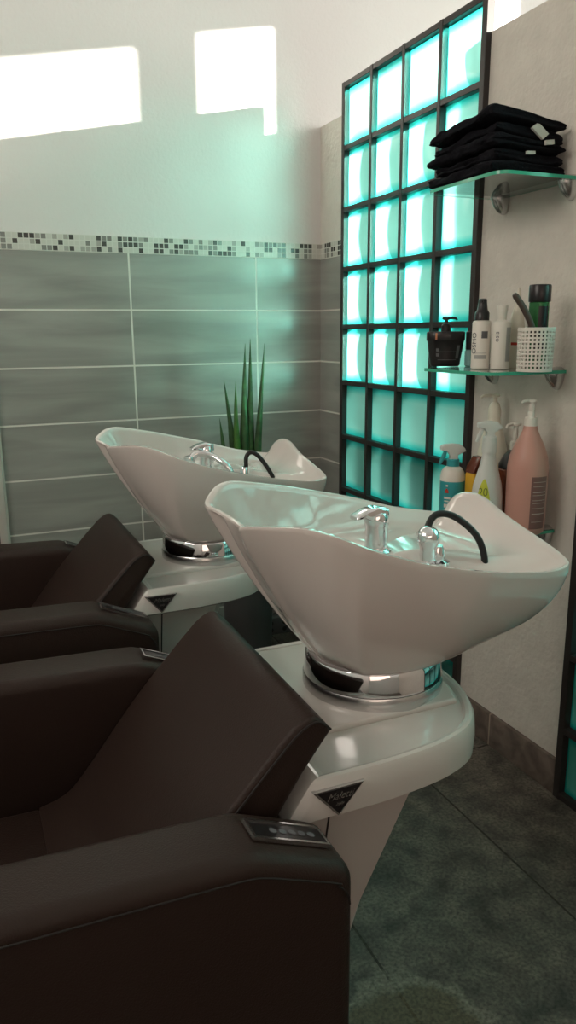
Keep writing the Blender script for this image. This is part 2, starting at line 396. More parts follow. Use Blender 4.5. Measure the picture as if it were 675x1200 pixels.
# ------------------------------------------------------------ shampoo basin station (built once around its own base, then copied)
BX, BY = -.77, -1.80
def basin_mesh():
    C = Vector((BX, BY, 0))
    # rim (x, y, z): starts on the near side of the neck notch and runs along the near side to the back and round
    near = [(-1.047, .085, .963), (-1.018, .128, .970), (-.984, .163, .972), (-.958, .184, .967), (-.934, .196, .958), (-.89, .208, .939), (-.807, .215, .911), (-.735, .210, .892), (-.68, .200, .878), (-.624, .186, .865), (-.56, .170, .852), (-.507, .155, .843), (-.47, .143, .842), (-.452, .128, .847)]
    back = [(-.4555, .10, .861), (-.463, .055, .877), (-.468, 0, .893), (-.466, -.045, .905), (-.463, -.085, .916), (-.465, -.118, .922), (-.470, -.148, .920), (-.477, -.170, .910), (-.484, -.182, .895), (-.490, -.187, .880)]
    far = [(-.503, -.189, .874), (-.56, -.195, .883), (-.61, -.200, .893), (-.67, -.208, .910), (-.726, -.210, .926), (-.80, -.206, .944), (-.863, -.192, .960), (-.93, -.172, .975), (-.975, -.158, .984), (-1.005, -.140, .984), (-1.030, -.113, .975), (-1.047, -.085, .963)]
    notch = [(-1.034, -.055, .955), (-1.022, -.02, .947), (-1.020, .015, .944), (-1.024, .045, .948), (-1.034, .066, .952)]
    rim = catmull([Vector((x, BY-s, z)) for x, s, z in near+back+far+notch], 7, True)
    n = len(rim)
    nn = len(near)*5
    def ang(p): return math.atan2(p.y-BY, p.x-BX)
    bm = bmesh.new(); rows = []
    def is_front(i):  # 0..1 how far the point belongs to the neck side
        a = abs(abs(ang(rim[i]))-math.pi)      # 0 at the neck
        return max(0, 1-a/.95)
    outer = []
    K = 26
    for k in range(K+1):
        t = k/K; row = []
        for i, p in enumerate(rim):
            a = ang(p); fr = is_front(i)
            mm = 1.0+.75*min(1, fr*1.6) + .12*abs(math.sin(a))
            th = t*math.pi/2
            fx = max(0, math.cos(th))**mm; fz = 1-max(0, math.sin(th))**mm if k else 1
            br = .112; bp = Vector((BX+br*math.cos(a), BY+br*math.sin(a)))
            base_z = .697
            xy = bp+(Vector((p.x, p.y))-bp)*fx
            z = base_z+(p.z-base_z)*fz
            # groove between the wing and the neck tongue
            for s, w_ in ((1, 1), (-1, 1)):
                d = abs(a)-(math.pi-.225)
                if a*s > 0: continue
                g = math.exp(-(d/(.040 if d > 0 else .022))**2)*min(1, t*9)*max(0, 1-t/.72)**.6*.011
                xy = xy-(xy-Vector((BX, BY))).normalized()*g
            row.append(Vector((xy.x, xy.y, z)))
        outer.append(row)
    # inner surface
    H = lambda x, y: .868+.035*max(0, min(1, (-.80-x)/.2)) - .115*math.exp(-(((x+.895)/.105)**2+((y-BY)/.115)**2)**1.6) - .03*max(0, min(1, (x+.66)/.2))
    inner = []
    T = [1.0, .985, .965, .94, .90, .86, .82, .77, .72, .66, .6, .54, .48, .42, .36, .3, .24, .18, .12, .06]
    for t in T:
        row = []
        for p in rim:
            d = Vector((p.x-BX+.03, p.y-BY)); L_ = d.length
            d2 = d*(1-.013/L_)*t
            x, y = BX-.03+d2.x, BY+d2.y
            h = min(H(x, y), p.z-.02)
            q = max(0, (t-.72)/.28); g = q**1.9
            row.append(Vector((x, y, h+(p.z-h)*g)))
        inner.append(row)
    rimrow = [Vector((p.x*.5+q.x*.5, p.y*.5+q.y*.5, p.z+.004)) for p, q in zip(rim, inner[0])]
    o1 = [p+Vector((0, 0, .0025))-(p-rimrow[i])*.12 for i, p in enumerate(rim)]
    allrows = outer[::-1]+[o1, rimrow]+inner
    V = [[bm.verts.new(v) for v in r] for r in allrows]
    for a, b in zip(V, V[1:]):
        for i in range(n):
            bm.faces.new((a[i], a[(i+1) % n], b[(i+1) % n], b[i]))
    bm.faces.new(V[-1]); bm.faces.new(V[0][::-1])
    return bm

def platform_mesh():
    top = [(-1.003, -2.040), (-.996, -2.047), (-.90, -2.047), (-.82, -2.041), (-.755, -2.028), (-.70, -2.002), (-.662, -1.955), (-.635, -1.89), (-.624, -1.82), (-.628, -1.74), (-.645, -1.67), (-.675, -1.61), (-.715, -1.588), (-.78, -1.576), (-.996, -1.576), (-1.003, -1.583)]
    pts = [Vector((x, y, 0)) for x, y in top]
    sm = []
    for i in range(len(pts)):
        a, b, c, d = pts[i-1], pts[i], pts[(i+1) % len(pts)], pts[(i+2) % len(pts)]
        for k in range(4):
            t = k/4
            if i in (len(pts)-1, 0, 1, 13, 14): sm.append(b.lerp(c, t))
            else: sm.append(.5*((2*b)+(c-a)*t+(2*a-5*b+4*c-d)*t*t+(3*b-a-3*c+d)*t**3))
    cx, cy = -.82, -1.805
    bm = bmesh.new(); n = len(sm)
    def ring(off, z, slope=0):
        r = []
        for i, p in enumerate(sm):
            t = (sm[(i+1) % n]-sm[i-1]).normalized(); nrm = Vector((-t.y, t.x, 0))
            if nrm.dot(p-Vector((cx, cy, 0))) < 0: nrm = -nrm
            q = p+nrm*off
            dx = 0; zz = z
            if slope:
                k = max(0, (-.985-p.x)/.018); dx = -.040*min(1, k)*slope
                zz = z
            r.append(bm.verts.new((q.x+dx, q.y, zz)))
        return r
    R_ = [ring(-.025, .560, 1), ring(-.008, .562, 1), ring(0, .568, 1), ring(.002, .595, .5), ring(.0, .622, .08), ring(-.004, .629), ring(-.009, .631), ring(-.015, .629), ring(-.019, .6235), ring(-.026, .6225)]
    for a, b in zip(R_, R_[1:]):
        for i in range(n): bm.faces.new((a[i], a[(i+1) % n], b[(i+1) % n], b[i]))
    bm.faces.new(R_[0][::-1]); bm.faces.new(R_[-1])
    # raised plateau under the bowl
    prism(bm, [(-.985, -1.925), (-.675, -1.925), (-.655, -1.87), (-.650, -1.80), (-.655, -1.72), (-.69, -1.64), (-.73, -1.60), (-.985, -1.60)], 'z', .620, .6325, .005, 3)
    return bm

def make_station():
    root = empty('wash_basin_station', (BX, BY, 0), '', 'shampoo basin')
    inv = (-BX, -BY, 0)
    def part(name, bm, material, parent=None, smooth=True):
        bmesh.ops.translate(bm, verts=bm.verts[:], vec=inv)
        return from_bm(name, bm, material, parent or root, smooth)
    part('basin_bowl', basin_mesh(), m_ceramic, smooth=50)
    part('platform', platform_mesh(), m_plastic, smooth=35)
    # chrome swivel ring
    bm = bmesh.new(); lathe(bm, [(.114, .655), (.1235, .656), (.1205, .689), (.117, .695), (.108, .699)], BX, BY, 0, 72)
    part('swivel_ring', bm, m_chrome, smooth=30)
    bm = bmesh.new(); lathe(bm, [(.118, .626), (.1245, .629), (.1255, .636), (.1255, .650), (.123, .6545), (.112, .6555)], BX, BY, 0, 72)
    part('ring_base', bm, m_satin, smooth=30)
    # pedestal column
    bm = bmesh.new()
    lv = [(.0, -1.00, -.905, -1.89, -1.71), (.30, -1.01, -.855, -1.945, -1.665), (.562, -1.02, -.785, -2.005, -1.60)]
    vs = []
    for z, xa, xb, ya, yb in lv:
        r_ = .02
        vs.append([bm.verts.new(c) for c in ((xa, ya, z), (xb-r_, ya, z), (xb, ya+r_, z), (xb, yb-r_, z), (xb-r_, yb, z), (xa, yb, z))])
    for a, b in zip(vs, vs[1:]):
        for i in range(6): bm.faces.new((a[i], a[(i+1) % 6], b[(i+1) % 6], b[i]))
    bm.faces.new(vs[0][::-1]); bm.faces.new(vs[-1])
    ped = part('pedestal', bm, m_plastic2, smooth=30)
    bm = bmesh.new()
    for (z0, y0), (z1, y1) in (((.01, -1.8915), (.30, -1.9455)), ((.30, -1.9455), (.56, -2.005))):
        tube(bm, [(-.955+.06*z0*0, y0, z0), (-.955, y1, z1)], .0016, 6)
    part('panel_gap', bm, m_black, ped)
    # triangular badge
    Y = -2.0495
    bm = bmesh.new(); prism(bm, [(-1.008, .6165), (-.925, .6165), (-.9665, .570)], 'y', Y-.003, Y+.004, .001, 2)
    bd = part('badge', bm, m_satin, smooth=20)
    bm = bmesh.new(); prism(bm, [(-1.001, .614), (-.931, .614), (-.9665, .5745)], 'y', Y-.0042, Y-.0028)
    part('badge_face', bm, m_black, bd, False)
    mt = Matrix.Translation((-.966-BX, Y-.0045-BY, .6035)) @ Matrix.Rotation(R(90), 4, 'X')
    text_mesh('badge_lettering', 'Maletti', .0150, m_satin, bd, mt, .5)
    mt = Matrix.Translation((-.966-BX, Y-.0045-BY, .591)) @ Matrix.Rotation(R(90), 4, 'X')
    text_mesh('badge_lettering', 'italy', .0075, m_satin, bd, mt, .4)
    # mixer tap
    fx, fy, fz = -.752, -1.775, .862
    bm = bmesh.new(); lathe(bm, [(.026, 0), (.027, .004), (.022, .008), (.0205, .012), (.0205, .050), (.022, .052), (.022, .066), (.018, .074), (.008, .078), (.002, .079)], fx, fy, fz, 36)
    tap = part('mixer_tap', bm, m_chrome)
    bm = bmesh.new(); prism(bm, [(fx+.019, fz+.060), (fx+.018, fz+.080), (fx-.006, fz+.085), (fx-.028, fz+.080), (fx-.046, fz+.071), (fx-.047, fz+.065), (fx-.030, fz+.067), (fx-.016, fz+.060)], 'y', fy-.016, fy+.016, .005, 3)
    part('tap_lever', bm, m_chrome, tap)
    return root
def add_sprayer(root, hanging):
    inv = (-BX, -BY, 0)
    def part(name, bm, material, parent=None):
        bmesh.ops.translate(bm, verts=bm.verts[:], vec=inv); return from_bm(name, bm, material, parent or root)
    hx, hy, hz = -.690, -1.845, .845
    bm = bmesh.new(); lathe(bm, [(.022, 0), (.022, .006), (.014, .010), (.012, .030), (.010, .034)], hx+.028, hy+.012, hz, 28)
    base = part('sprayer_socket', bm, m_chrome)
    if not hanging:
        bm = bmesh.new()
        lathe(bm, [(.006, 0), (.013, .003), (.0145, .012), (.0135, .020), (.015, .026), (.019, .033), (.0205, .042), (.019, .051), (.014, .058), (.006, .062), (.001, .0625)], hx, hy, hz+.012, 28)
        sp = part('hand_sprayer', bm, m_chrome)
        hose = [(hx+.008, hy+.004, hz+.035), (hx+.006, hy+.012, hz+.066), (hx+.028, hy+.02, hz+.087), (hx+.062, hy+.015, hz+.082), (hx+.098, hy+.0, hz+.050), (hx+.112, hy-.01, hz+.012), (hx+.114, hy-.012, hz-.03)]
    else:
        bm = bmesh.new()
        tube(bm, catmull([(hx-.115, hy+.05, hz+.060), (hx-.095, hy+.048, hz+.074), (hx-.06, hy+.03, hz+.068), (hx-.03, hy+.0, hz+.045), (hx-.012, hy-.01, hz+.012)], 5), [.010]*4+[.009]*17, 14)
        lathe(bm, [(.004, -.012), (.014, -.010), (.0165, 0), (.014, .010), (.004, .013)], hx-.118, hy+.05, hz+.058, 24)
        sp = part('hand_sprayer', bm, m_chrome)
        hose = [(hx+.035, hy+.012, hz+.02), (hx+.036, hy+.014, hz+.060), (hx+.052, hy+.012, hz+.073), (hx+.075, hy+.004, hz+.055), (hx+.105, hy-.006, hz+.005), (hx+.114, hy-.012, hz-.03)]
    bm = bmesh.new(); pts = catmull(hose, 8); tube(bm, pts, .0062, 14); part('sprayer_hose', bm, m_rubber)
st = make_station()
st2 = copy_tree(st)
add_sprayer(st, False); add_sprayer(st2, True)
tag(st, 'nearer white ceramic shampoo basin on chrome ring and white pedestal, sprayer upright', 'shampoo basin', 'shampoo basins in a row')
tag(st2, 'farther white ceramic shampoo basin near the tiled back wall, beside the green plant', 'shampoo basin', 'shampoo basins in a row')
DX, DY = -.028, .90
st2.location = (BX+DX, BY+DY, 0)

# ------------------------------------------------------------ salon chairs
def make_chair():
    cx, cy = -1.35, -1.81
    root = empty('salon_chair', (cx, cy, 0), '', 'salon chair')
    inv = (-cx, -cy, 0)
    def part(name, bm, material, parent=None, smooth=True):
        bmesh.ops.translate(bm, verts=bm.verts[:], vec=inv); return from_bm(name, bm, material, parent or root, smooth)
    # backrest: one thick slab with a rounded front top and a sharper rear top edge
    fl = catmull([(-1.345, .398, 0), (-1.300, .412, 0), (-1.262, .447, 0), (-1.162, .574, 0), (-1.092, .652, 0), (-1.050, .696, 0), (-1.030, .715, 0), (-1.010, .7265, 0), (-.995, .7255, 0), (-.980, .712, 0)], 4)
    rear = [Vector(p) for p in [(-.972, .700, 0), (-.985, .684, 0), (-1.017, .642, 0), (-1.053, .588, 0), (-1.12, .485, 0), (-1.20, .34, 0), (-1.345, .30, 0)]]
    pts = [(p.x, p.y) for p in fl+rear]
    bm = bmesh.new(); prism(bm, pts, 'y', -2.043, -1.583, .010, 4)
    back = part('backrest', bm, m_leather, smooth=50)
    for y in (-2.0445, -1.5815):
        bm = bmesh.new(); tube(bm, [(p.x+.004, y, p.y-.007) for p in fl[6:]], .0017, 6)
        part('seam', bm, m_piping, back)
    # seat
    bm = bmesh.new(); prism(bm, [(-1.80, .20), (-1.80, .37), (-1.785, .395), (-1.76, .405), (-1.60, .398), (-1.35, .396), (-1.24, .35), (-1.24, .20)], 'y', -2.043, -1.583, .012, 4)
    part('seat', bm, m_leather, smooth=50)
    # armrests
    prof = catmull([(-1.80, .655, 0), (-1.60, .650, 0), (-1.40, .643, 0), (-1.22, .637, 0), (-1.150, .634, 0), (-1.125, .629, 0), (-1.08, .611, 0), (-1.03, .590, 0), (-1.010, .578, 0), (-1.001, .560, 0), (-1.0, .53, 0)], 4)
    poly = [(-1.80, .11)]+[(p.x, p.y) for p in prof]+[(-1.0, .11)]
    for y0, y1, side in ((-2.168, -2.052, -1), (-1.574, -1.458, 1)):
        bm = bmesh.new(); prism(bm, poly, 'y', y0, y1, .022, 5)
        arm = part('armrest', bm, m_leather, smooth=60)
        bm = bmesh.new(); yo = y0-.0008 if side < 0 else y1+.0008
        tube(bm, [(p.x-.010 if p.x > -1.02 else p.x, yo, p.y-.024) for p in prof[:-3]], .0014, 6)
        part('seam', bm, m_piping, arm)
        # control panel on the sloping end: frame and dark face, five round keys
        ym = (y0+y1)/2
        s0, s1 = Vector((-1.126, .6335)), Vector((-1.020, .5900)); d = (s1-s0).normalized(); nrm = Vector((-d.y, d.x))
        L_ = (s1-s0).length
        def W(a, b, h): q = s0+d*a+nrm*h; return (q.x, ym+b, q.y)
        def slab(bm, a0, a1, b0, b1, h0, h1, sk=0, mi=0):
            vv = [bm.verts.new(W(a+(sk if b == b1 else 0), b, h)) for h in (h0, h1) for a, b in ((a0, b0), (a1, b0), (a1, b1), (a0, b1))]
            for q in ((0, 1, 2, 3), (4, 5, 6, 7), (0, 1, 5, 4), (1, 2, 6, 5), (2, 3, 7, 6), (3, 0, 4, 7)):
                f_ = bm.faces.new([vv[i] for i in q]); f_.material_index = mi
        bm = bmesh.new(); hb = .021
        slab(bm, 0, L_, -hb, -hb+.004, -.002, .0035); slab(bm, 0, L_, hb-.004, hb, -.002, .0035)
        slab(bm, 0, .004, -hb+.004, hb-.004, -.002, .0035); slab(bm, L_-.004, L_, -hb+.004, hb-.004, -.002, .0035)
        slab(bm, .004, L_-.004, -hb+.004, hb-.004, -.002, .0018, mi=1)
        part('control_panel', bm, [m_satin, m_black], arm, False)
        for k in range(5):
            bm = bmesh.new(); a = .036+k*.0145
            top = [bm.verts.new(W(a+.0052*math.cos(t*math.pi/8), .0052*math.sin(t*math.pi/8), .0028)) for t in range(16)]
            bot = [bm.verts.new(W(a+.0052*math.cos(t*math.pi/8), .0052*math.sin(t*math.pi/8), .0015)) for t in range(16)]
            bm.faces.new(top)
            for t in range(16): bm.faces.new((top[t], top[(t+1) % 16], bot[(t+1) % 16], bot[t]))
            part('round_key', bm, m_grey, arm, False)
    # base
    bm = bmesh.new(); box(bm, -1.72, -1.12, -2.00, -1.62, 0, .22, .01, 2); part('base', bm, m_black)
    return root
ch = make_chair(); ch2 = copy_tree(ch)
tag(ch, 'nearer dark brown leather salon chair with reclined back, in front of the nearer basin', 'salon chair', 'leather salon chairs')
tag(ch2, 'farther dark brown leather salon chair with reclined back, in front of the farther basin', 'salon chair', 'leather salon chairs')
ch2.location = (ch.location.x+DX, ch.location.y+DY, 0)

# ------------------------------------------------------------ glass shelves on clamps
SY0, SY1, SD = -1.41, -1.105, .235
def shelf(z, label):
    root = empty('glass_shelf', (0, (SY0+SY1)/2, z), label, 'shelf', 'glass wall shelves')
    yc = (SY0+SY1)/2; r_ = .035; T = .008
    out = [(0, SY0-yc)]
    for k in range(7): a = math.pi/2*k/6; out.append((-SD+r_-r_*math.sin(a), SY0-yc+r_-r_*math.cos(a)))
    for k in range(7): a = math.pi/2*k/6; out.append((-SD+r_-r_*math.cos(a), SY1-yc-r_+r_*math.sin(a)))
    out.append((0, SY1-yc))
    bm = bmesh.new(); fs = prism(bm, out, 'z', -T, 0)
    for f_ in fs[2:]: f_.material_index = 1
    from_bm('glass_pane', bm, [m_shelf, m_shelf_edge], root, smooth=25)
    for by in (-1.135, -1.385):
        bm = bmesh.new()
        # lemon-shaped clamp: half ellipsoid against the wall, pane slotted through its middle
        n = 14; rows = []
        for i in range(n+1):
            a = -math.pi/2+math.pi*i/n; row = []
            for j in range(13):
                b = math.pi*j/12
                hz = .047 if a < 0 else .012
                row.append(bm.verts.new((-.045*math.cos(a)*math.sin(b)**.8*(1-.25*abs(math.sin(a))), by-yc+.021*math.cos(a)*math.cos(b), -T/2+hz*math.sin(a))))
            rows.append(row)
        for a_, b_ in zip(rows, rows[1:]):
            for j in range(12): bm.faces.new((a_[j], a_[j+1], b_[j+1], b_[j]))
            bm.faces.new((a_[12], a_[0], b_[0], b_[12]))
        bmesh.ops.remove_doubles(bm, verts=bm.verts[:], dist=1e-5)
        from_bm('clamp', bm, m_satin, root, smooth=50)
    return root
SZ = (1.598, 1.146, .733)
shelf(SZ[0], 'top glass shelf holding the folded black towels')
shelf(SZ[1], 'middle glass shelf holding bottles and a white perforated basket')
shelf(SZ[2], 'bottom glass shelf holding pump and trigger bottles, half hidden by the nearer basin')

# ------------------------------------------------------------ folded towels
def towel(i, n, label):
    z0 = SZ[0]+.001
    x0, x1, y0, y1 = -.232, -.018, -1.372, -1.118
    j = [(-.006, .006), (.004, -.008), (-.004, .010), (.006, .002), (-.003, -.004)][i]
    x0 += [0, .012, -.002, .016, -.006][i]; y0 += j[0]; y1 += j[1]
    root = empty('folded_towel', ((x0+x1)/2, (y0+y1)/2, z0), label, 'towel', 'folded black towels')
    cx, cy = (x0+x1)/2, (y0+y1)/2
    ny, ns = 36, 44
    def height(x, y):
        u = (x+.232)/.214; v = (y+1.372)/.254
        u = max(0, min(1, u)); v = max(0, min(1, v))
        h = (1-v)*((1-u)*.150+u*.124)+v*((1-u)*.122+u*.112)
        return h + .012*math.exp(-((u-.12)**2+(v-.15)**2)/.03)*0
    bm = bmesh.new(); rows = []
    for b in range(ny+1):
        v = b/ny; v = (1-math.cos(math.pi*v))/2; y = y0+(y1-y0)*v; row = []
        # closed outline of a doubled cloth: rounded fold on the -x side, two lips on the wall side
        for s in range(ns):
            a = 2*math.pi*s/ns
            cxx, szz = math.cos(a), math.sin(a)
            ux = math.copysign(abs(cxx)**.3, cxx); uz = math.copysign(abs(szz)**.38, szz)
            x = cx+(x1-x0)/2*ux
            end = min(v, 1-v)/.045; e_ = math.sqrt(max(0, 1-(1-min(1, end))**2))
            hz = (uz*.5*(.30+.70*e_)+.5)          # 0..1 within this towel
            # groove between the two layers on the near end
            yy = y
            if v < .06 or v > .94:
                yy += (.006*math.exp(-((hz-.5)/.13)**2))*(1 if v < .5 else -1)
            H_ = height(x, y)
            zz = (i+.06+hz*.88)/n*H_
            k = noise.noise(Vector((x*22, yy*22, (i+.06+hz*.88)*1.4)))*.011 + noise.noise(Vector((x*60, yy*60, (i+.06+hz*.88)*2.2)))*.004
            lat = noise.noise(Vector((x*14+9, yy*14, i*2.3+hz*2.2)))*.013 + noise.noise(Vector((x*45, yy*45, i*5+hz*4)))*.004
            zz = zz+k*(1 if (i > 0 or hz > .5) else 0)*.6
            row.append(bm.verts.new((x-cx+lat*(1 if cxx < 0 else .4), yy-cy+lat*.8, max(0, zz))))
        rows.append(row)
    for a_, b_ in zip(rows, rows[1:]):
        for s in range(ns): bm.faces.new((a_[s], a_[(s+1) % ns], b_[(s+1) % ns], b_[s]))
    bm.faces.new(rows[0][::-1]); bm.faces.new(rows[-1])
    from_bm('cloth', bm, m_towel, root, smooth=70)
    if i in (1, 2, 3):
        w_, h_, px, rot = {3: (.040, .016, -.100, -34), 2: (.024, .010, -.078, 8), 1: (.024, .007, -.125, 4)}[i]
        H_ = height(px, y0); zc = (i+(.62 if i == 3 else .75))/n*H_
        bm = bmesh.new(); vv = []
        for (a, b) in ((-1, -1), (1, -1), (1, 1), (-1, 1)):
            c_, s_ = math.cos(R(rot)), math.sin(R(rot)); X = a*w_/2; Zz = b*h_/2
            vv.append((px-cx+X*c_-Zz*s_+ (Zz*.5 if i == 3 else 0), zc+X*s_+Zz*c_))
        prism(bm, vv, 'y', y0-cy-.0105, y0-cy-.004)
        from_bm('care_label', bm, m_label, root, smooth=False)
    return root
names_t = ['folded black towel at the very bottom of the stack on the top shelf', 'second folded black towel from the bottom of the stack on the top shelf',
           'middle folded black towel of the stack of five on the top shelf', 'folded black towel just below the topmost one, large white label showing',
           'topmost folded black towel of the stack on the top shelf']
for i in range(5): towel(i, 5, names_t[i])

# ------------------------------------------------------------ bottles
S1, S2 = SZ[1]+.0005, SZ[2]+.0005
VIEW = math.atan2(-1.4095-(-.13), 2.9014-1.25)      # direction the fronts roughly face
def lath_part(name, prof, material, parent, sx=1, sy=1, off=(0, 0, 0), seg=36, smooth=35):
    bm = bmesh.new(); lathe(bm, prof, off[0], off[1], off[2], seg, sx, sy); return from_bm(name, bm, material, parent, smooth)
def curved_patch(bm, r, a0, a1, z0, z1, mi=0, n=10, sx=1, sy=1, rf=None, inset=.0004, top=None):
    """label that hugs a round bottle; angles measured from -y towards -x negative"""
    rows = []
    for i in range(n+1):
        a = a0+(a1-a0)*i/n; col_ = []
        zt = z1 if top is None else z0+(z1-z0)*top(i/n)
        for k in range(7):
            z = z0+(zt-z0)*k/6; rr = (rf(z) if rf else r)+inset
            col_.append(bm.verts.new((sx*rr*math.sin(a), -sy*rr*math.cos(a), z)))
        rows.append(col_)
    for a_, b_ in zip(rows, rows[1:]):
        for k in range(6): f_ = bm.faces.new((a_[k], b_[k], b_[k+1], a_[k+1])); f_.material_index = mi
def interp(prof):
    def f_(z):
        for (r0, z0), (r1, z1) in zip(prof, prof[1:]):
            if z0 <= z <= z1 and z1 > z0: return r0+(r1-r0)*(z-z0)/(z1-z0)
        return prof[-1][0]
    return f_
def curved_text(name, body, size, r, ang, z, material, parent, vertical=True, sx=1, sy=1, rf=None, shear=0):
    """lettering wrapped on a round bottle; vertical lettering reads upwards"""
    c = text_mesh(name, body, size, material, parent, Matrix.Identity(4), shear, .0002)
    for v in c.data.vertices:
        x, y, e = v.co
        if vertical: x, y = -y, x
        rr = (rf(z+y) if rf else r)+.0007+e
        a = ang+x/max(r, .001)
        v.co = (sx*rr*math.sin(a), -sy*rr*math.cos(a), z+y)
    return c
def pump_head(parent, z, material, length=.045, rz=0, stem=.02, sr=.004, drop=.0):
    bm = bmesh.new(); lathe(bm, [(sr, z), (sr, z+stem)], seg=16)
    d = Vector((math.cos(rz), math.sin(rz), 0))
    lathe(bm, [(sr*1.1, z+stem-.001), (sr*2.1, z+stem+.001), (sr*2.1, z+stem+.006), (sr*1.2, z+stem+.009)], seg=16)
    tube(bm, [Vector((0, 0, z+stem+.004))-d*.007, Vector((0, 0, z+stem+.005))+d*length*.5, Vector((0, 0, z+stem+.004-drop*.4))+d*length*.85, Vector((0, 0, z+stem-.001-drop))+d*length], [.0048, .0042, .0036, .0026], 10)
    return from_bm('pump_head', bm, material, parent)

g1 = 'toiletries on the middle glass shelf'; g2 = 'bottles on the bottom glass shelf'
# black pump jar
t = empty('pump_jar', (-.13, -1.073, S1), 'wide black pump jar with rounded base, at the far end of the middle shelf', 'pump jar', g1, R(-28))
prof = [(.037, 0), (.041, .003), (.0435, .02), (.0475, .045), (.051, .070), (.0515, .0705)]
lath_part('jar_body', prof, m_black, t, 1, .62, seg=48)
lath_part('jar_lid', [(.0525, .0705), (.0535, .072), (.0535, .093), (.051, .096), (.01, .0965)], m_black, t, 1, .64, seg=48)
lath_part('pump_collar', [(.013, .096), (.013, .112), (.010, .116), (.006, .117)], m_black, t)
pump_head(t, .116, m_black, .030, R(0), .012, .0055)
bm = bmesh.new(); rf = interp(prof)
curved_patch(bm, .045, -.55, .75, .040, .0415, 0, 8, 1, .62, rf, .0006)
curved_patch(bm, .045, -.55, .70, .018, .0195, 0, 8, 1, .62, rf, .0006)
curved_patch(bm, .045, .62, .86, .022, .058, 0, 5, 1, .62, rf, .0007)
curved_patch(bm, .045, -.62, -.45, .042, .050, 0, 5, 1, .62, rf, .0007)
curved_patch(bm, .045, -.64, -.45, .028, .037, 0, 5, 1, .62, rf, .0007)
from_bm('label_print', bm, m_grey, t)
bm = bmesh.new(); curved_patch(bm, .0535, -.62, -.52, .074, .092, 0, 3, 1, .64, None, .0006); from_bm('copper_mark', bm, m_copper, t)
# small jar with dark cap and clear teal body
t = empty('small_bottle', (-.062, -1.112, S1), 'small pale teal bottle with black cap, between the black jar and the white spray bottle', 'bottle', g1)
lath_part('bottle_body', [(.021, 0), (.024, .003), (.024, .042), (.020, .046)], m_tealglass, t)
lath_part('cap', [(.0225, .046), (.0225, .094), (.020, .097)], m_black, t)
# white spray bottle
t = empty('spray_bottle', (-.14, -1.245, S1), 'slim white spray bottle with black spray cap and grey square print', 'spray bottle', g1)
prof = [(.021, 0), (.0235, .002), (.0235, .117), (.022, .121), (.017, .1235)]
lath_part('bottle_body', prof, m_white, t)
lath_part('spray_cap', [(.0185, .1235), (.0185, .142), (.0165, .145), (.0135, .150), (.011, .168), (.0105, .176), (.006, .178)], m_black, t)
bm = bmesh.new(); tube(bm, [(0, 0, .170), (-.012, -.012, .170)], [.004, .0035], 8); from_bm('nozzle', bm, m_black, t)
bm = bmesh.new(); curved_patch(bm, .0235, -.62, .10, .078, .096, 0, 6); from_bm('square_print', bm, m_grey, t)
bm = bmesh.new(); curved_patch(bm, .0235, -1.35, .05, .026, .036, 0, 8); curved_patch(bm, .0235, -1.35, .05, .040, .0415, 0, 8); from_bm('small_print', bm, m_lightgrey, t)
curved_text('side_lettering', 'OSMO', .019, .0235, -1.42, .066, m_grey, t)
# white bottle with tapered cap
t = empty('lotion_bottle', (-.11, -1.288, S1), 'plain white round bottle with tapered white cap, between the spray bottle and the basket', 'bottle', g1)
lath_part('bottle_body', [(.022, 0), (.0235, .002), (.0235, .113), (.021, .119), (.015, .122), (.0115, .123)], m_white, t)
lath_part('cap', [(.0105, .123), (.011, .135), (.0135, .156), (.0125, .160), (.003, .161)], m_white, t)
curved_text('side_lettering', 'osis', .017, .0235, -1.12, .082, m_grey, t)
bm = bmesh.new(); curved_patch(bm, .0235, -.12, .62, .020, .105, 0, 6, inset=.0003); from_bm('grey_label', bm, m_lightgrey, t)
# cream bottle with red band
t = empty('tapered_bottle', (-.050, -1.275, S1), 'tall tapered cream bottle with a red band, behind the white perforated basket', 'bottle', g1)
lath_part('bottle_body', [(.018, 0), (.0195, .003), (.0195, .105), (.017, .125), (.0115, .150), (.007, .170), (.0045, .196), (.002, .204)], m_cream, t)
bm = bmesh.new(); curved_patch(bm, .0195, -1.4, .9, .060, .067, 0, 10); from_bm('red_band', bm, m_red, t)
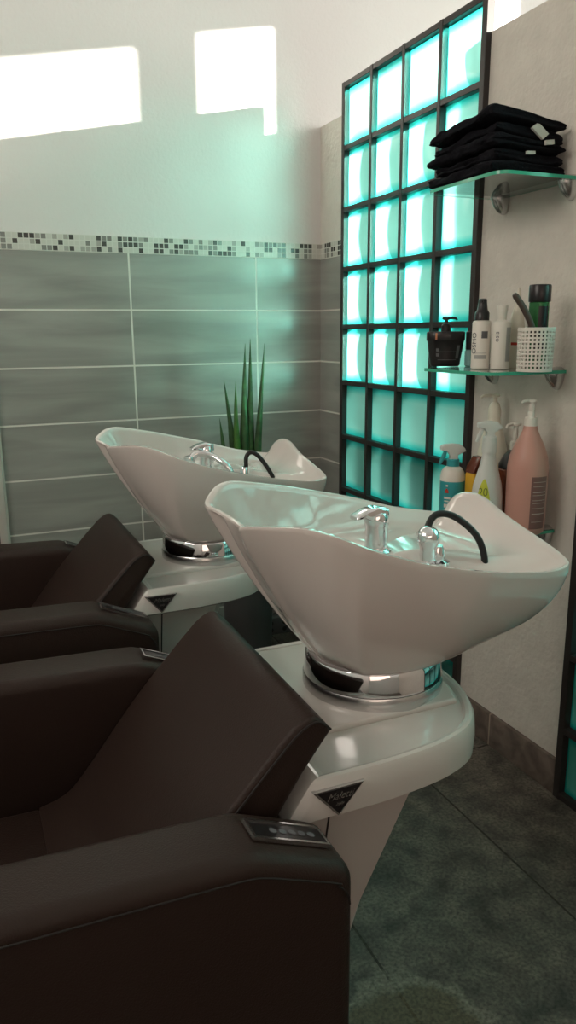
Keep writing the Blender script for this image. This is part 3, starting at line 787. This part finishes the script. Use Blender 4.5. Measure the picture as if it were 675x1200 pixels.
# perforated basket
t = empty('perforated_basket', (-.115, -1.424, S1), 'white round basket with square holes, holding a comb and a black-capped bottle', 'basket', 'containers on the middle glass shelf')
def basket():
    bm = bmesh.new(); N_, rows_ = 28, 10; r0, r1, h = .0415, .0435, .104; th = .0022
    z_a, z_b = .006, .098
    def rad(z): return r0+(r1-r0)*z/h
    def pt(a, z, d=0): rr = rad(z)-d; return (rr*math.cos(a), rr*math.sin(a), z)
    dz = (z_b-z_a)/rows_; da = 2*math.pi/N_
    for c in range(N_):
        for r_ in range(rows_):
            a0, a1 = c*da, (c+1)*da; z0, z1 = z_a+r_*dz, z_a+(r_+1)*dz
            ia0, ia1 = a0+da*.24, a1-da*.24; iz0, iz1 = z0+dz*.24, z1-dz*.24
            for d, fl_ in ((0, 1), (th, 0)):
                O = [bm.verts.new(pt(a, z, d)) for a, z in ((a0, z0), (a1, z0), (a1, z1), (a0, z1))]
                I = [bm.verts.new(pt(a, z, d)) for a, z in ((ia0, iz0), (ia1, iz0), (ia1, iz1), (ia0, iz1))]
                for k in range(4): bm.faces.new((O[k], O[(k+1) % 4], I[(k+1) % 4], I[k]))
                if fl_: I0 = I
            for k in range(4): bm.faces.new((I0[k], I0[(k+1) % 4], I[(k+1) % 4], I[k]))
    for z0, z1 in ((0, z_a), (z_b, h)):
        lathe(bm, [(rad(z0)-th, z0), (rad(z0), z0), (rad(z1), z1), (rad(z1)-th, z1), (rad(z0)-th, z0)], seg=56, cap=False)
    bmesh.ops.create_circle(bm, cap_ends=True, radius=r0-.001, segments=48, matrix=Matrix.Translation((0, 0, .0015)))
    bmesh.ops.remove_doubles(bm, verts=bm.verts[:], dist=1e-5)
    return bm
from_bm('basket_wall', basket(), m_white, t, smooth=25)
BXK, BYK = -.115, -1.424
t = empty('capped_bottle', (BXK+.010, BYK+.008, S1+.003), 'dark green bottle with tall black cap standing in the white basket', 'bottle', g1)
lath_part('bottle_body', [(.022, 0), (.0235, .003), (.0235, .158), (.022, .160)], m_green, t)
lath_part('cap', [(.0255, .160), (.026, .162), (.026, .197), (.0245, .200)], m_black, t)
bm = bmesh.new(); curved_patch(bm, .0235, -.75, .35, .05, .150, 0, 8); from_bm('dark_label', bm, m_black, t)
t = empty('comb', (BXK-.020, BYK-.013, S1+.004), 'dark brown comb handle leaning out of the white basket to the left', 'comb')
bm = bmesh.new()
cp = catmull([(.018, .0, .0), (.008, .0, .05), (-.006, .0, .10), (-.028, .004, .140), (-.046, .010, .166), (-.055, .012, .176)], 5)
nn = len(cp); tube(bm, cp, [.004+.0035*min(1, i/8)*(1 if i < nn-3 else (nn-i)/4) for i in range(nn)], 10)
from_bm('handle', bm, m_door, t)

# --- bottom shelf
def trigger_head(parent, z, mh, mt_, scale=1, rz=math.pi):
    """spray trigger seen from the side; nozzle points along local -x turned by rz"""
    s = scale
    poly = [(-.036, .026), (-.036, .036), (-.030, .040), (-.005, .043), (.018, .040), (.030, .030), (.033, .022), (.024, .018), (.012, .012), (.011, 0), (-.011, 0), (-.010, .010), (-.018, .022), (-.030, .024)]
    bm = bmesh.new(); prism(bm, [(x*s, z+y*s) for x, y in poly], 'y', -.010*s, .010*s, .003*s, 3)
    h = from_bm('trigger_head', bm, mh, parent); h.rotation_euler = (0, 0, rz)
    bm = bmesh.new(); prism(bm, [(x*s, z+y*s) for x, y in [(-.026, .024), (-.018, .024), (-.022, .008), (-.030, -.006), (-.036, -.016), (-.040, -.014), (-.035, .002)]], 'y', -.006*s, .006*s, .0015*s, 2)
    q = from_bm('trigger', bm, mt_, parent); q.rotation_euler = (0, 0, rz)
TR = R(-20)
t = empty('trigger_bottle', (-.17, -1.188, S2), 'trigger spray bottle with teal label and teal collar, far end of the bottom shelf', 'spray bottle', g2)
prof = [(.031, 0), (.034, .003), (.034, .118), (.031, .132), (.024, .143), (.015, .148)]
lath_part('bottle_body', prof, m_white, t)
lath_part('collar', [(.017, .148), (.017, .166), (.014, .168)], m_teal, t)
trigger_head(t, .167, m_frost, m_teal, 1.0, TR)
bm = bmesh.new(); curved_patch(bm, .034, -1.9, 1.3, .012, .108, 0, 24, inset=.0005); from_bm('teal_label', bm, m_teal, t)
bm = bmesh.new(); curved_patch(bm, .034, -1.20, -.88, .077, .090, 0, 6, inset=.0010, top=lambda q: .35+.65*math.sin(math.pi*q)); from_bm('red_print', bm, m_red, t)
for (a0, a1, z0, z1) in ((-1.25, -.72, .060, .066), (-1.22, -.85, .052, .056), (-1.25, -.8, .036, .046), (-1.12, -.95, .095, .100)):
    bm = bmesh.new(); curved_patch(bm, .034, a0, a1, z0, z1, 0, 5, inset=.0010)
    from_bm('white_print', bm, m_white, t)
t = empty('trigger_bottle', (-.17, -1.34, S2), 'white trigger spray bottle with lime-yellow label, taller one just behind the nearer basin', 'spray bottle', g2)
prof = [(.039, 0), (.044, .004), (.045, .05), (.0435, .09), (.039, .125), (.030, .155), (.022, .180), (.0185, .200), (.018, .206)]
lath_part('bottle_body', prof, m_frost, t, 1, .75)
lath_part('collar', [(.0185, .206), (.019, .226), (.0175, .246), (.014, .250)], m_frost, t)
trigger_head(t, .248, m_frost, m_frost, .92, TR)
rf = interp(prof); bm = bmesh.new()
curved_patch(bm, .044, -1.25, -.30, .060, .142, 0, 16, 1, .75, rf, .0006, top=lambda q: .25+.75*math.sin(math.pi*q)**.8)
from_bm('lime_label', bm, m_lime, t)
curved_text('lime_lettering', '20', .030, .0445, -.80, .108, m_limedark, t, False, 1, .75, rf)
bm = bmesh.new(); curved_patch(bm, .044, -1.05, -.55, .078, .084, 0, 6, 1, .75, rf, .0012); curved_patch(bm, .044, -1.05, -.55, .066, .069, 0, 6, 1, .75, rf, .0012); from_bm('lime_print', bm, m_limedark, t)
t = empty('pump_bottle', (-.050, -1.203, S2), 'white teardrop-shaped pump bottle standing behind the lime-labelled spray bottle', 'pump bottle', g2)
lath_part('bottle_body', [(.038, 0), (.043, .004), (.046, .05), (.048, .10), (.046, .145), (.040, .185), (.030, .225), (.020, .258), (.0165, .275)], m_cream, t)
lath_part('collar', [(.0175, .275), (.0175, .300), (.013, .312), (.009, .318)], m_cream, t)
pump_head(t, .317, m_cream, .042, R(165), .016, .006)
t = empty('yellow_bottle', (-.128, -1.238, S2), 'dark bottle with bright yellow label between the teal and the white trigger bottles', 'bottle', g2)
bm = bmesh.new(); box(bm, -.024, .024, -.020, .020, 0, .135, .006, 3); from_bm('bottle_body', bm, m_yellow, t)
bm = bmesh.new(); prism(bm, [(-.024, .135), (.024, .135), (.024, .150), (.014, .178), (-.002, .178), (-.020, .152)], 'y', -.020, .020, .004, 3); from_bm('dark_shoulder', bm, m_amber, t)
t = empty('pump_bottle', (-.052, -1.297, S2), 'amber brown bottle with white pump, partly behind the pink bottle', 'pump bottle', g2)
lath_part('bottle_body', [(.038, 0), (.040, .003), (.040, .148), (.0385, .150)], m_amber, t)
lath_part('dark_shoulder', [(.0385, .150), (.040, .152), (.039, .163), (.026, .186), (.013, .200)], m_black, t)
lath_part('collar', [(.0125, .200), (.0125, .221), (.010, .223)], m_white, t)
pump_head(t, .222, m_white, .036, R(185), .042, .0065, .003)
bm = bmesh.new(); tube(bm, [(-.034, -.021, .168), (-.016, -.014, .192)], .0012, 6); from_bm('shoulder_highlight', bm, m_white, t)  # highlight along the shoulder, made as a thin white strip
t = empty('pump_bottle', (-.11, -1.452, S2), 'large dusty pink bottle with white pump at the near end of the bottom shelf', 'pump bottle', g2)
t.scale = (.92, .92, .93); t.location = (-.088, -1.394, S2)
prof = [(.045, 0), (.052, .006), (.0545, .03), (.0555, .11), (.0555, .185), (.051, .215), (.040, .245), (.028, .268), (.0205, .285), (.0185, .297)]
lath_part('bottle_body', prof, m_pink, t, seg=56, smooth=50)
lath_part('collar', [(.0175, .297), (.0175, .318), (.0155, .320)], m_white, t)
lath_part('pump_stem', [(.0095, .320), (.0095, .332), (.0075, .336), (.0085, .340), (.0085, .358)], m_white, t)
pump_head(t, .350, m_white, .036, R(180), .010, .006)
rf = interp(prof); bm = bmesh.new(); curved_patch(bm, .055, -.50, .42, .02, .165, 0, 14, 1, 1, rf, .0006); from_bm('mauve_label', bm, m_pinklab, t)
bm = bmesh.new()
for z in (.150, .138, .122, .114, .100, .092, .078, .062, .040): curved_patch(bm, .055, -.40, .34, z, z+(.0025 if z in (.122, .062) else .0014), 0, 10, 1, 1, rf, .0012)
from_bm('label_print', bm, m_print, t)

# ------------------------------------------------------------ plant behind the far basin
PX, PY = -.43, -.235
t = empty('potted_snake_plant', (PX, PY, 0), 'green spiky-leaved plant standing behind the farther basin in the tiled corner', 'potted plant')
bm = bmesh.new(); lathe(bm, [(.085, 0), (.09, .01), (.115, .66), (.118, .70), (.110, .70), (.104, .66), (.10, .62)], seg=40, cap=False)
bmesh.ops.create_circle(bm, cap_ends=True, radius=.085, segments=40)
from_bm('planter', bm, m_pot, t)
bm = bmesh.new(); lathe(bm, [(.001, .66), (.06, .664), (.103, .655)], seg=30, cap=False); from_bm('soil', bm, m_soil, t)
def leaf(base, tip, w0, m_, bend=0):
    b, e = Vector(base), Vector(tip); pts = []; rad = []
    for i in range(17):
        q = i/16; p = b.lerp(e, q); p.x += bend*math.sin(math.pi*q); pts.append(p); rad.append(max(.0006, 1.3*w0*(1-q**3.2)*(.75+.25*math.sin(math.pi*min(1, q*1.6)))))
    bm = bmesh.new(); tube(bm, pts, rad, 12); return from_bm('leaf', bm, m_, t)
for (bx, by, tx, ty, tz, w_, mm_, bd_) in [(-.035, .01, -.076, 0, 1.075, .0115, m_leaf, .006), (-.020, -.01, -.034, -.01, 1.070, .0115, m_leaf2, -.008), (-.002, .0, .010, .0, 1.205, .0135, m_leaf, -.004),
                                      (.022, .01, .030, .0, 1.222, .0125, m_leaf, 0), (.030, -.02, .082, -.01, 1.205, .0105, m_leaf, 0), (.045, .01, .072, 0, 1.060, .0115, m_leaf2, 0), (-.06, .02, -.09, .02, .935, .010, m_leaf, 0)]:
    leaf((bx, by, .66), (tx, ty, tz), w_, mm_, bd_)

# ------------------------------------------------------------ small socket box low in the corner behind the basins
t = empty('socket_box', (-.20, -.10, 0), 'small dark box with round sockets on the floor in the tiled corner', 'socket box')
bm = bmesh.new(); box(bm, -.12, .12, -.03, .03, 0, .075, .006, 2); from_bm('box_body', bm, m_pot, t)
for i in range(4):
    for z in (.022, .052):
        bm = bmesh.new(); bmesh.ops.create_circle(bm, cap_ends=True, radius=.010, segments=14, matrix=Matrix.Translation((-.09+i*.06, -.0305, z)) @ Matrix.Rotation(R(90), 4, 'X'))
        from_bm('socket_hole', bm, m_dark, t, False)
